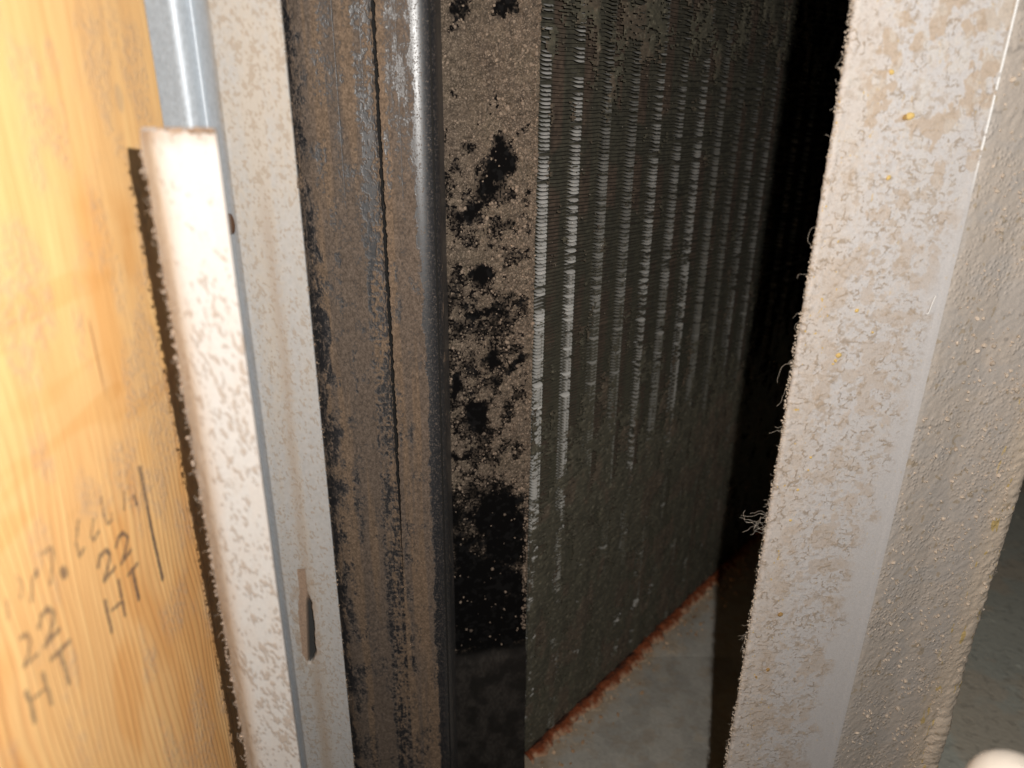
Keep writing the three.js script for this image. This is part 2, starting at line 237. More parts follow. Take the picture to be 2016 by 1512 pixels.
// ---------------------------------------------------------------- white painted trim strip in front of the stud
{
  const t = thing('trim_strip', 'short white painted trim strip with brown dust flecks, beside the stud', 'trim', [-0.094, -0.43, 0.216]);
  const y0 = -0.43, y1 = -0.0138, pts = [[-0.1005, 0.2080], [-0.0932, 0.2012, 0.006], [-0.0786, 0.2046]];
  const len = 0.0265;
  const m = surface(512, 2048, (u, v, o) => {
    const s = u * len * 1000, y = mix(y0, y1, v) * 1000, sk = y + s * 0.9;
    const f1 = fbmA((s + y * 0.12) / 0.75, (sk) / 1.5, 3, 3), f2 = fbm((s + y * 0.2) / 2.4, sk / 4, 13, 4), dens = fbm(s / 9, y / 26, 23, 3);
    const fl = sst(0.64, 0.69, f1 * 0.62 + f2 * 0.38 + 0.22 * (dens - 0.5) + 0.07 * sst(-90, -20, -y - 110 + 0)), edge = 1 - sst(4.5, 8.5, s + 2.6 * (fbm(s / 2, y / 5, 33, 4) - 0.5)), grain = fbm(s / 0.45, y / 0.45, 43, 2);
    const top = sst(-19, -14.5, y + 2 * (vn(s / 2, 0, 9) - 0.5)) * 0.5;
    let r = 0.53, g = 0.52, b = 0.505;
    const haze = sst(0.42, 0.62, fbm(s / 4, y / 9, 53, 4)) * 0.25; r = mix(r, 0.52, haze); g = mix(g, 0.465, haze); b = mix(b, 0.415, haze);
    const k = fl * 0.62; r = mix(r, 0.33, k); g = mix(g, 0.255, k); b = mix(b, 0.195, k);
    const e = edge * (0.55 + 0.3 * grain); r = mix(r, 0.40, e); g = mix(g, 0.365, e); b = mix(b, 0.335, e);
    r = mix(r, 0.33, top); g = mix(g, 0.25, top); b = mix(b, 0.19, top);
    const q = 0.93 + 0.14 * grain; o[0] = r * q; o[1] = g * q; o[2] = b * q; o[3] = 0.35 + 0.35 * fl + 0.3 * edge * grain + 0.12 * grain; o[4] = mix(0.62, 0.95, Math.max(fl, edge)); o[5] = 0;
  }, { bump: 0.0005 });
  part('painted_face', sheet(pts, y0, y1, 0.0007, 0.0022, { origin: org(t), thick: 0.004, disp: (s, y) => 0.00016 * (fbm(s * 1400, y * 900, 7, 2) - 0.5) + (s < 0.006 ? 0.0007 * (fbm(s * 500, y * 330, 8, 3) - 0.5) : 0), shift: (s, y) => (s < 0.004 ? (1 - s / 0.004) * (0.0026 * (fbm(2, y * 140, 18, 5) - 0.45) + 0.0012 * (fbm(2, y * 700, 19, 3) - 0.5)) : 0), topY: (s) => 0.0012 * (vn(s * 700, 1, 5) - 0.5) }), m, t);
  const L = [];
  for (let i = 0; i < 850; i++) { const y = mix(y0, y1 - 0.002, rnd()), c = fbm(5, y * 300, 18, 3); if (rnd() > 0.25 + c) continue; L.push([-0.1005 + rr(-0.0006, 0.0011) + 0.0005 * (c - 0.5), y, 0.2080 - rr(-0.0004, 0.001), rr(0.00018, 0.0006)]); }
  for (let i = 0; i < 130; i++) L.push([rr(-0.093, -0.079), y1 + rr(-0.0003, 0.0004), rr(0.2022, 0.2068), rr(0.0003, 0.0008)]);
  lumps('dust_fringe', L, vcol(), t, (x, y) => { const k = rr(0.7, 1.15); return y > -0.0155 ? [0.33 * k, 0.235 * k, 0.165 * k] : [0.40 * k, 0.325 * k, 0.26 * k]; }, true);
  const gs = []; for (let i = 0; i < 60; i++) { const y = rr(-0.38, -0.03), a = rr(-1, 1), l = rr(0.0012, 0.004), x = -0.1005, d = 0.2079; gs.push(fibre([[x + 0.0005, y, d], [x - l * 0.5, y + a * l * 0.4, d + rr(-0.0005, 0.001)], [x - l * rr(0.5, 1), y + a * l, d + rr(-0.001, 0.001)]], 0.00007, t, 3)); }
  part('lint_fibres', mergeGeometries(gs), plain(0.5, 0.42, 0.34), t, { kind: 'stuff' });
}

// ---------------------------------------------------------------- galvanised channel
{
  const t = thing('galvanized_channel', 'galvanized steel channel with a slotted dusty flange, right of the white trim', 'channel', [-0.1, -0.48, 0.29]);
  const y0 = -0.48, y1 = 0.07, A = [-0.1185, 0.2846];
  const pts = [[-0.152, 0.2856], [A[0] + 0.0018, A[1], 0.0046], [-0.1147, 0.2918, 0.0006], [-0.1062, 0.2862, 0.0016], [-0.0821, 0.2886, 0.0005], [-0.0823, 0.2905, 0.0005], [-0.0840, 0.2906]];
  const prof = path(pts, 0.0004); let len = 0, sF = 0; for (let i = 1; i < prof.length; i++) { len += Math.hypot(prof[i][0] - prof[i - 1][0], prof[i][1] - prof[i - 1][1]); if (prof[i][0] < -0.1062 && i < prof.length * 0.8) sF = len; }   // sF: where the flange starts along the profile
  const slot = (s, y) => {                                         // 1 inside the slot, 0 outside
    const c = sF + 0.0088 - 0.001 * sst(-0.22, -0.27, y), hw = mix(0.0020, 0.0036, sst(-0.222, -0.240, y)) * Math.sqrt(clamp((y + 0.2695) / 0.006)) + 0.0012 * (fbm(y * 380, s * 60, 3, 3) - 0.5);
    return y > -0.2135 || y < -0.2695 ? 0 : 1 - sst(hw - 0.0006, hw + 0.0002, Math.abs(s - c));
  };
  const fill = (s, y) => clamp(1 - sst(-0.226, -0.236, y) * sst(sF + 0.0078, sF + 0.0092, s - (y + 0.25) * 0.07));   // dust lying in the slot
  const disp = (s, y) => { const k = slot(s, y); return 0.00012 * (fbm(s * 1500, y * 1500, 6, 2) - 0.5) - k * (1 - fill(s, y)) * 0.0026 - k * 0.0003 + 0.00010 * Math.exp(-(((s - sF - 0.0004) / 0.0007) ** 2)); };
  const m = surface(768, 2048, (u, v, o) => {
    const s = u * len, y = mix(y0, y1, v), S = s * 1000, Y = y * 1000, f = (s - sF) * 1000;
    const sp = worley(S / 2.2, Y / 2.6, 5), sp2 = fbm(S / 1.1, Y / 1.1, 15, 3), g0 = 0.43 + 0.05 * (sp - 0.5) + 0.08 * (sp2 - 0.5);
    const patch0 = fbm(S / 5, Y / 12, 37, 4), zn = 1 - sst(-5, 4, f + 3 * (patch0 - 0.5)); let r = g0 * mix(0.98, 1.12, zn), g = g0 * mix(1.0, 1.22, zn), b = g0 * mix(1.02, 1.32, zn);
    const streak = fbmA(f / 5.5, Y / 90, 25, 4), patch = fbm(S / 7, Y / 13, 35, 5), grain = fbm(S / 0.55, Y / 0.8, 45, 3);
    const on = sst(-3.5, 2.5, f + 2 * (patch - 0.5));
    let dust = on * clamp(0.30 + 1.9 * (streak - 0.5) + 0.9 * (patch - 0.5) + 0.35 * sst(-120, 10, Y));
    dust = clamp(dust + on * 0.3 * sst(0.46, 0.66, fbm(S / 1.0, Y / 1.7, 55, 4)));
    const wob = 2.2 * (fbm(3, Y / 30, 97, 3) - 0.5), mid = Math.exp(-(((f - 11.5 - wob) / 2.6) ** 2)) * sst(-30, -60, Y); dust = clamp(dust * mix(1, 0.45, sst(14, 17, f) * sst(-20, -60, Y)) * mix(1, 0.6, sst(-150, -220, Y)) + 0.6 * mid); dust *= 0.6 + 0.7 * grain; dust = clamp(dust + on * 0.22);
    r = mix(r, mix(0.48, 0.40, mid), dust * 0.8); g = mix(g, mix(0.435, 0.335, mid), dust * 0.8); b = mix(b, mix(0.375, 0.27, mid), dust * 0.8);
    const brown = on * Math.max(sst(0.61, 0.68, fbm(S / 1.5, Y / 2.2, 65, 5) * 0.75 + streak * 0.25 + 0.06 * sst(-60, 20, Y)), sst(0.67, 0.72, fbm((S + Y * 0.3) / 0.9, Y / 1.5, 75, 2)));
    r = mix(r, 0.34, brown * 0.6); g = mix(g, 0.275, brown * 0.6); b = mix(b, 0.21, brown * 0.6);
    const k = slot(s, y), fi = fill(s, y);
    if (k > 0) { const q = 0.8 + 0.5 * grain; r = mix(r, mix(0.03, 0.30 * q, fi), k); g = mix(g, mix(0.032, 0.215 * q, fi), k); b = mix(b, mix(0.032, 0.155 * q, fi), k); }  // shallow slot floor painted near black for the darkness of an open hole
    const halo = (1 - sst(0.8, 2.6, Math.abs(f - 8.2) - 4.3 + 2 * (grain - 0.5))) * sst(-214, -225, Y) * sst(-273, -268, Y) * (1 - k) * sst(0.35, 0.6, fbm(S / 2, Y / 3, 99, 3)); r = mix(r, 0.34, halo * 0.5); g = mix(g, 0.26, halo * 0.5); b = mix(b, 0.19, halo * 0.5);
    const blot = 1 - sst(0.6, 1.6, Math.hypot((f + 4.2 + 5.2) / 1.6, (Y + 274) / 3.6) + (grain - 0.5)); r = mix(r, 0.24, blot * 0.75); g = mix(g, 0.18, blot * 0.75); b = mix(b, 0.12, blot * 0.75);
    const drip = (1 - sst(0.5, 3.2, Math.abs(f - 9.5 - 2.4 * (fbm(1, Y / 14, 85, 3) - 0.5)))) * sst(-268, -276, Y) * (0.4 + 0.6 * patch); r = mix(r, 0.36, drip * 0.7); g = mix(g, 0.285, drip * 0.7); b = mix(b, 0.21, drip * 0.7);
    o[0] = r; o[1] = g; o[2] = b; o[3] = 0.4 + 0.4 * dust * grain + 0.25 * brown + 0.1 * (sp2 - 0.5); o[4] = mix(0.48 + 0.1 * sp, 0.9, clamp(dust * 1.3 + on * 0.3 + brown + k)); o[5] = mix(0.25, 0, clamp(dust * 1.4 + on * 0.6 + brown + k));
  }, { bump: 0.00022 });
  part('flange', sheet(pts, y0, y1, 0.0004, 0.0011, { origin: org(t), disp, L: len }), m, t);
  // rusty rivet half hidden by the trim
  const rv = new THREE.LatheGeometry([[0, 0.0016], [0.0012, 0.0015], [0.0022, 0.0009], [0.0026, 0.0001], [0.0027, -0.0008]].map((p) => new THREE.Vector2(...p)), 20); rv.rotateX(Math.PI / 2);
  rv.scale(0.8, 1.5, 1); rv.translate(-0.1095 - t.position.x, CY - 0.0535 - t.position.y, -0.2872 - t.position.z);
  part('rivet', rv, plain(0.075, 0.034, 0.014, 0.8), t, { label: 'small brown rusty rivet at the edge of the trim' });
  const L = []; for (let i = 0; i < 700; i++) { const y = rr(y0, y1), c = fbm(7, y * 220, 28, 3); if (rnd() > sst(0.4, 0.62, c) + 0.06) continue; L.push([-0.0820 + rr(-0.0004, 0.0004), y, 0.2886 + rr(-0.0003, 0.0012), rr(0.00012, 0.00042)]); }
  lumps('dust_fringe', L, vcol(), t, () => { const k = rr(0.7, 1.1); return [0.34 * k, 0.25 * k, 0.175 * k]; }, true);
  const gs = []; for (let i = 0; i < 30; i++) { const y = rr(-0.3, 0.03), l = rr(0.0008, 0.004), a = rr(-1, 1), x = -0.0821, d = 0.2888; gs.push(fibre([[x - 0.0003, y, d], [x + l * 0.4, y + a * l * 0.5, d - rr(0, 0.0006)], [x + l * rr(0.5, 0.9), y + a * l * rr(0.4, 1.1), d - rr(0, 0.0006)], [x + l * rr(0.2, 0.9), y + a * l * rr(0.8, 1.5), d]], 0.000035, t, 3)); }
  part('lint_fibres', mergeGeometries(gs), plain(0.42, 0.34, 0.26), t, { kind: 'stuff' });
  const tuft = []; for (let i = 0; i < 22; i++) { const l = rr(0.002, 0.006), a = rr(-0.2, 1.4), x = -0.0824, y = -0.039 + rr(-0.001, 0.001), d = 0.2882; tuft.push(fibre([[x, y, d], [x + Math.cos(a) * l * 0.5, y + Math.sin(a) * l * 0.5, d - rr(0, 0.0012)], [x + Math.cos(a + rr(-0.6, 0.6)) * l, y + Math.sin(a) * l, d - rr(0, 0.001)]], 0.00004, t, 3)); }
  part('lint_tuft', mergeGeometries(tuft), plain(0.36, 0.26, 0.18), t);
}

// ---------------------------------------------------------------- dark steel post with a seam
{
  const t = thing('steel_post', 'dark steel cabinet post coated in brown dust, with a cracked vertical seam', 'post', [-0.065, -0.49, 0.37]);
  const y0 = -0.53, y1 = 0.07, pts = [[-0.1065, 0.392], [-0.1065, 0.353, 0.0160], [-0.0350, 0.353, 0.0105], [-0.0350, 0.3865]];
  const full = path(pts, 0.0004); let Ltot = 0; for (let i = 1; i < full.length; i++) Ltot += Math.hypot(full[i][0] - full[i - 1][0], full[i][1] - full[i - 1][1]);
  // along the profile: flat face runs from sA to sB, where x = -0.0815 .. -0.0437
  const arcL = 0.0160 * Math.PI / 2, sF0 = 0.039 - 0.0160 + arcL, sA = sF0 + 0.0090;
  const sSeam = sA + (0.0815 - 0.0612);
  const dustAt = (s, y) => {
    const S = s * 1000, Y = y * 1000, f = (s - sA) * 1000, n1 = fbm(S / 4.5, Y / 8, 3, 5), n2 = fbmA(S / 3.2, Y / 34, 13, 4), n3 = fbm(S / 1.0, Y / 1.3, 23, 4);
    let m = 0.74 + 0.6 * (n2 - 0.5) + 0.8 * (n1 - 0.5);
    m += 0.16 * sst(-30, -110, Y) * sst(24, 30, f) + 0.12 * Math.exp(-(((f - 20.6) / 0.7) ** 2)) - 0.16 * sst(21.5, 23, f) * sst(0.5, 0.62, fbm(S / 6, Y / 15, 83, 4));
    m -= 0.42 * sst(-5, -20, f + 10 * (n1 - 0.5) + 4 * sst(-60, 20, Y));              // bare black rounded left corner
    m -= 0.26 * sst(8.5, 11.5, f) * (1 - sst(19.5, 21, f)) * (0.4 + 0.8 * n1);              // mottled strip left of the seam
    m -= 0.22 * sst(21, 23, f) * (1 - sst(33, 36, f)) * sst(-95, 0, Y) * sst(0.35, 0.6, n1);                    // barer steel right of the seam, high up
    m -= 1.15 * sst(34.2, 38.0, f + 6 * (n1 - 0.5) + 3 * (n3 - 0.5) - 2.2 * sst(-70, -150, Y));             // bare rounded right corner
    m += 0.50 * sst(46.5, 50.5, f) * sst(0.5, 0.62, n1);
    return { m, n1, n2, n3 };
  };
  const lines = [[2.6, -60, 80, 0.28], [14.2, -36, 80, 0.2], [29.7, -62, 80, 0.18]];
  const m = surface(1024, 2048, (u, v, o) => {
    const s = u * Ltot, y = mix(y0, y1, v), S = s * 1000, Y = y * 1000, f = (s - sA) * 1000, { m, n1, n2, n3 } = dustAt(s, y);
    const web = ridge(S / 2.0, Y / 2.6, 43, 3), mott = sst(8.5, 11, f) * (1 - sst(20, 21, f));
    const n4 = fbm(S / 0.5, Y / 0.6, 73, 3); let k = sst(0.27, 0.68, m + 0.5 * (n3 - 0.5) + 0.45 * (n4 - 0.5) + mott * 1.0 * (web - 0.72));
    
    for (const [c, a, b, wd] of lines) { const on = (1 - sst(wd * 0.5, wd, Math.abs(f - c))) * sst(a, a + 12, Y + 14 * (vn(1, Y / 2, 3) - 0.5)); k *= 1 - 0.9 * on; }
    const warm = sst(0.45, 0.62, fbmA(f / 4.5, Y / 120, 53, 3)), br = 0.58 + 0.9 * n3;
    let r = mix(0.155, 0.205, warm) * br, g = mix(0.116, 0.142, warm) * br, b = mix(0.089, 0.096, warm) * br; { const q = 0.5 + 1.0 * n4; r *= q; g *= q; b *= q; }
    const bareOrGlint = clamp(1 - k);
    // glossy black enamel under matte brown dust
    const sr = 0.020, sg = 0.020, sb = 0.023;
    o[0] = mix(r, sr, bareOrGlint); o[1] = mix(g, sg, bareOrGlint); o[2] = mix(b, sb, bareOrGlint);
    const speck = bareOrGlint * sst(0.66, 0.74, fbm(S / 0.4, Y / 0.4, 63, 2)) * 0.7; o[0] = mix(o[0], 0.2, speck); o[1] = mix(o[1], 0.15, speck); o[2] = mix(o[2], 0.115, speck);
    o[3] = 0.25 + 0.3 * k * (0.4 + n3) + 0.3 * k * n4 + 0.15 * k * web; o[4] = mix(0.43 + 0.12 * (n3 - 0.4), 0.96, clamp(k + speck)); o[5] = 0; o[6] = 1 - 0.85 * clamp(k + speck);
  }, { bump: 0.00025, enamel: 2.3 });
  const shut = (y) => sst(-0.17, -0.30, y);                                              // lower down the dust closes the seam
  const edge = (y, sd) => 0.0001 + 0.00095 * (1 - shut(y)) * (1.6 * fbm(sd, y * 700, 5 + sd, 4) - 0.2) - 0.0004 * shut(y);
  const relief = (s, y) => { const q = dustAt(s, y), k = sst(0.40, 0.62, q.m + 0.5 * (q.n3 - 0.5)), near = Math.exp(-(((s - sSeam) / 0.0016) ** 2)); return k * 0.00010 * (0.3 + q.n3) + near * (0.0003 + 0.0007 * shut(y) * q.n3) * (0.4 + q.n3); };
  const cut = (a, b) => { const out = []; let S = 0; for (let i = 0; i < full.length; i++) { if (i) S += Math.hypot(full[i][0] - full[i - 1][0], full[i][1] - full[i - 1][1]); if (S >= a - 1e-9 && S <= b) out.push(full[i]); } return out; };
  const lp = cut(0, sSeam), rp = cut(sSeam, 9), lenOf = (p) => { let q = 0; for (let i = 1; i < p.length; i++) q += Math.hypot(p[i][0] - p[i - 1][0], p[i][1] - p[i - 1][1]); return q; };
  const sL = lenOf(lp), sR0 = Ltot - lenOf(rp);
  part('left_plate', sheet(lp, y0, y1, null, 0.0009, { origin: org(t), L: Ltot, disp: relief, shift: (s, y) => -edge(y, 1) * sst(sL - 0.002, sL, s) }), m, t);
  part('right_plate', sheet(rp, y0, y1, null, 0.0009, { origin: org(t), L: Ltot, s0: sR0, disp: relief, shift: (s, y) => edge(y, 9) * (1 - sst(sR0, sR0 + 0.002, s)) }), m, t);
  const back = new THREE.BoxGeometry(0.055, y1 - y0, 0.03); back.translate(-0.0646 - t.position.x, CY + (y0 + y1) / 2 - t.position.y, -0.3712 - t.position.z);
  part('core', back, plain(0.01, 0.009, 0.008), t);
  const gs = []; for (let i = 0; i < 150; i++) { const x = rr(-0.08, -0.046), y = rr(-0.33, 0.03), l = rr(0.001, 0.0035), a = rnd() * 6.3, d = 0.3526; gs.push(fibre([[x, y, d], [x + Math.cos(a) * l * 0.5, y + Math.sin(a) * l * 0.5, d - rr(0.0001, 0.0009)], [x + Math.cos(a + rr(-0.8, 0.8)) * l, y + Math.sin(a + rr(-0.8, 0.8)) * l, d - rr(0, 0.0005)]], 0.00005, t, 3)); }
  part('lint_fibres', mergeGeometries(gs), plain(0.28, 0.2, 0.145), t, { kind: 'stuff' });
}

// ---------------------------------------------------------------- the finned coil and its dust-caked end plate
{
  const t = thing('cooling_coil', 'dirty finned cooling coil with a dust caked black end plate', 'coil', [0.0112, PAN, 0.3956]);
  const o3 = org(t), a = 77 * Math.PI / 180, PE = [Math.sin(a), Math.cos(a)], at = (mm) => [COIL[0] + PE[0] * mm / 1000, COIL[1] + PE[1] * mm / 1000];
  const y0 = -0.458, y1 = 0.07;
  // end plate
  // dust layer: a height field that is left out where the plate shows
  const holes = [[-39, 30, 7, 13, 0.0], [-15, 34, 8, 5, 0.3], [-21, -42, 9, 22, -0.35], [-33, -66, 9, 5, 0.5], [-29, -99, 8, 11, 0], [-28, -121, 12, 3, 0.2], [-45, -160, 4, 6, 0], [-24, -147, 5, 7, 0], [-32, -181, 7, 10, 0], [-9, -151, 9, 3.5, 0.2], [-42, -205, 8, 3, 0.3], [-16, -258, 17, 36, 0.25], [-28, -300, 24, 26, 0], [-25, -330, 40, 26, 0]];
  const hole = (s, y) => { const wx = 11 * (fbm(s / 6, y / 6, 91, 4) - 0.5), wy = 16 * (fbm(s / 7, y / 7, 95, 4) - 0.5); s += wx; y += wy; let h = 0; for (const [cx, cy, rx, ry, tl] of holes) { const dx = s - cx, dy = y - cy, x = dx * Math.cos(tl) + dy * Math.sin(tl), z = -dx * Math.sin(tl) + dy * Math.cos(tl); h = Math.max(h, 1 - Math.sqrt((x / rx) ** 2 + (z / ry) ** 2)); } return h; };
  const field = (sm, ym) => {                                         // millimetres; > 0 where dust lies
    const s = sm * 1000 - 58, y = ym * 1000;
    const n1 = fbm(s / 7 + 3, y / 8, 5, 4), n2 = fbm(s / 1.6, y / 1.8, 15, 4), n3 = fbm(s / 0.7, y / 0.7, 25, 2);
    let m = 0.35 + 1.5 * (n1 - 0.5) + 1.5 * (n2 - 0.5) - 0.20 * sst(-25, -70, y) + 0.26 * sst(-40, 20, y) + 0.12 * sst(-18, -2, s);
    m -= 1.5 * clamp(hole(s, y) + 0.08 + 0.5 * (n2 - 0.5)) ** 0.8 + 0.45 * sst(-215, -250, y); m -= 1.1 * sst(-47, -52, s + 3 * (n1 - 0.5)) + 0.5 * sst(-350, -356, y) - 0.5 * sst(-3.5, -0.5, s) * sst(-330, -300, y) - 0.28 * sst(0.74, 0.8, n2) * sst(-350, -330, y);
    return m * 1.1 + 0.22 * (n3 - 0.5);
  };
  const pm = surface(384, 2048, (u, v, o) => {
    const X = u * 58.2, Y = v * 570 - 42, fq = field(u * 0.0582, -0.5 + v * 0.57), gq = fbm(X / 0.8, Y / 0.8, 47, 3), thin = sst(-0.75, 0.0, fq) * sst(0.40, 0.62, gq) * sst(100, 112, Y), n = fbm(X / 3, Y / 3, 3, 4), low = sst(108, 98, Y + 4 * (n - 0.5)), f = 0.005 + 0.006 * sst(0.55, 0.7, n);
    const d = low * (0.35 + 0.9 * fbm(X / 1.3, Y / 2.2, 13, 4) * sst(0.3, 0.7, fbm(X / 7, Y / 9, 19, 4)));
    o[0] = mix(mix(f, 0.055, d), 0.11, thin); o[1] = mix(mix(f * 0.95, 0.048, d), 0.085, thin); o[2] = mix(mix(f * 0.95, 0.042, d), 0.065, thin); o[3] = n; o[4] = 1.0; o[5] = 0;
  }, { bump: 0.0006 });
  const black = new THREE.MeshPhysicalMaterial({ map: pm.map, roughness: 1, metalness: 0, specularIntensity: 0.12, side: THREE.DoubleSide });
  part('end_plate', sheet([at(-58), at(0.2)], -0.5, y1, 0.002, 0.003, { origin: o3, disp: (s, y) => (y < -0.356 ? 0.0028 * sst(-0.354, -0.358, y) : 0) }), black, t);
  const cache = new Map(), F = (s, y) => { const k = Math.round(s * 2e5) * 400000 + Math.round((y + 1) * 2e5); let q = cache.get(k); if (q === undefined) cache.set(k, q = field(s, y)); return q; };
  const dm = surface(512, 2048, (u, v, o) => {
    const X = u * 58, Y = v * 528, n = fbm(X / 2.5, Y / 2.5, 7, 4), g = fbm(X / 0.5, Y / 0.6, 17, 3), w = fbm(X / 12, Y / 16, 27, 3), sp = sst(0.63, 0.72, g), k = (0.5 + 1.0 * n) * (0.3 + 1.4 * g);
    o[0] = mix(0.138 * k, 0.34, sp * 0.6); o[1] = mix(0.101 * k * mix(1, 1.06, w), 0.265, sp * 0.6); o[2] = mix(0.074 * k, 0.205, sp * 0.6); o[3] = 0.5 * g + 0.4 * n; o[4] = 0.97; o[5] = 0;
  }, { bump: 0.0006 });
  part('dust_layer', sheet([at(-58), at(-0.1)], -0.352, y1, 0.00042, 0.00046, { origin: o3, keep: (s, y) => F(s, y) > -0.02, disp: (s, y) => { const f = clamp(F(s, y), -0.1, 1.1); return 0.0001 + 0.0030 * f * (0.3 + 1.2 * fbm(s * 900, y * 900, 35, 3)); } }), dm, t, { kind: 'stuff' });
  const L = [];
  for (let i = 0; i < 16000 && L.length < 3600; i++) {
    const s = rr(-56, -0.3), y = rr(-0.35, 0.06), f = field((s + 58) / 1000, y), right = sst(-30, -4, s);
    const edgeRow = s > -3.2 && y > -0.34;
    if (f < 0.02 ? (rnd() > 0.02 + 0.3 * sst(-0.5, 0, f) && !edgeRow) : rnd() > 0.25 + 0.6 * right) continue;
    const p = at(s), off = 0.0003 + 0.0018 * clamp(f, 0, 1) + (edgeRow ? rr(0, 0.0008) : 0), n = [PE[1], -PE[0]], r = rr(0.00022, 0.0006) * (rnd() < 0.16 ? 1.9 : 1);
    L.push([p[0] + n[0] * off, y, p[1] + n[1] * off, r, 1.2]);
  }
  lumps('dust_grains', L, vcol(), t, () => { const k = rr(0.5, 1.5); return [0.26 * k, 0.195 * k, 0.145 * k]; });

  // fins: one thin wavy sheet each, lips curled down in a row of columns
  const PITCH = 0.00203, LEN = 0.40, COL = 0.0267, count = 255;
  const colW = [1, 0.95, 0.36, 0.34, 0.72, 0.5, 0.62, 0.3, 0.2, 0.42, 0.4, 0.25];
  const fm = (lip, wear, seed) => surface(2048, 64, (u, v, o) => {
    const s = u * LEN * 1000, ph = ((s - 2.2) / (COL * 1000) % 1 + 1) % 1, w = v * 13 - 1.4, n = fbm(s / 2.2, v * 6, seed, 3), n2 = fbm(s / 9, v * 3 + 9, seed + 3, 3);
    const red = sst(0.36, 0.42, ph) * (1 - sst(0.62, 0.70, ph)) * sst(0.42, 0.5, n2);
    const cc = Math.floor((s - 2.2) / (COL * 1000)), tip = colW[(cc + 20) % 20 % colW.length] * (1 - sst(0.29, 0.33, ph)) * sst(0.0, 0.02, ph) * (1 - sst(2.4, 3.6, w)) * sst(wear, wear + 0.16, n * 0.7 + n2 * 0.3 + 0.2);
    const k = 0.7 + 0.6 * n; let r = mix(0.080, 0.104, red) * k, g = mix(0.073, 0.076, red) * k, b = mix(0.048, 0.052, red) * k;
    o[0] = mix(r, 0.82, tip * lip); o[1] = mix(g, 0.80, tip * lip); o[2] = mix(b, 0.76, tip * lip); o[3] = n; o[4] = mix(0.92, 0.38, tip * lip); o[5] = mix(0, 0.2, tip * lip);
  }, { bump: 0.0002 });
  const mats = [fm(0.85, 0.46, 3), fm(0.95, 0.36, 23), fm(0.6, 0.56, 43), fm(0.25, 0.62, 63)];
  const variants = [0, 1, 2, 3, 4, 5].map((k) => {
    const ns = 300, rows = [-1.25, -0.95, -0.5, 0.1, 0.9, 2.2, 5, 11.5], pos = [], uv = [], idx = [];
    for (const w of rows) for (let i = 0; i <= ns; i++) {
      const s = LEN * i / ns, c = Math.floor((s * 1000 - 2.2) / (COL * 1000)), ph = (s * 1000 - 2.2) / (COL * 1000) - c, e = hash(c, k, 5), on = sst(0.0, 0.02, ph) * (1 - sst(0.30, 0.33, ph)) * (e < 0.07 ? 0.15 : 1);
      const front = on > 0.5 ? rr(-0.12, 0.12) : 1.5, bulge = 1.9 * (1 - Math.sqrt(Math.max(0, 1 - ((ph - 0.155) / 0.175) ** 2))), ww = on > 0.5 ? w + front * 0.3 + Math.max(0, Math.min(1.9, bulge)) * clamp((3 - w) / 4) : Math.max(w, 0.8 + 0.04 * (w + 1.25));
      const q = clamp((2.0 - ww) / 3.2), curl = on * 1.15 * q * q * (0.75 + 0.5 * hash(c, k, 9)), wave = 0.22 * Math.sin(ph * Math.PI * 2) + 0.25 * (vn(s * 120, k * 7, 4) - 0.5);
      const p = coilAt(s, -ww / 1000); pos.push(p[0] - COIL[0], (-curl + wave * clamp(1.4 - ww * 0.1)) / 1000, -p[1] + COIL[1]); uv.push(i / ns, (w + 1.4) / 13);
    }
    for (let j = 0; j < rows.length - 1; j++) for (let i = 0; i < ns; i++) { const q = j * (ns + 1) + i; idx.push(q, q + 1, q + ns + 2, q, q + ns + 2, q + ns + 1); }
    const g = new THREE.BufferGeometry(); g.setAttribute('position', new THREE.Float32BufferAttribute(pos, 3)); g.setAttribute('uv', new THREE.Float32BufferAttribute(uv, 2)); g.setIndex(idx); g.computeVertexNormals(); return g;
  });
  for (let i = 0; i < count; i++) {
    const y = PAN + 0.006 + i * PITCH, top = sst(0.0, 0.03, y), low = sst(-0.19, -0.32, y), q = rnd();
    const m = q < low * 0.9 ? mats[3] : q < 0.35 + 0.5 * top + 0.6 * sst(-0.06, -0.17, y) ? mats[2] : mats[q < 0.62 ? 0 : 1];
    const f = part('fin', variants[Math.floor(rnd() * 6)], m, t); f.position.set(0, y - PAN + rr(-0.00018, 0.00018), 0); f.rotation.set(rr(-0.008, 0.008), 0, rr(-0.0012, 0.0012));
  }
  const core = sheet([coilAt(0, -0.0118), coilAt(LEN, -0.0118)], y0, y1, 0.05, 0.1, { origin: o3 });
  part('dark_backing', core, plain(0.012, 0.011, 0.009), t);  // added dark sheet that closes the view behind the fins, no tubes modelled
  const pk = surface(1024, 1024, (u, v, o) => {                       // dirt packed between the fins
    const X = u * 400, Y = v * 528, ph = ((X - 2.2) / 26.7 % 1 + 1) % 1, n = fbm(X / 3, Y / 5, 3, 4), g = fbmA(X / 3, Y / 1.0, 13, 3), red = sst(0.40, 0.48, ph) * (1 - sst(0.74, 0.84, ph)) * sst(0.36, 0.52, fbm(X / 30, Y / 25, 33, 3)), k = (0.6 + 0.8 * n) * (0.5 + g);
    o[0] = mix(0.056, 0.082, red) * k; o[1] = mix(0.051, 0.057, red) * k; o[2] = mix(0.035, 0.040, red) * k; o[3] = g; o[4] = 0.95; o[5] = 0;
  }, { bump: 0.0006 });
  part('packed_dirt', sheet([coilAt(0.0003, -0.0027), coilAt(LEN, -0.0027)], y0, y1, 0.004, 0.004, { origin: o3 }), pk, t, { kind: 'stuff' });
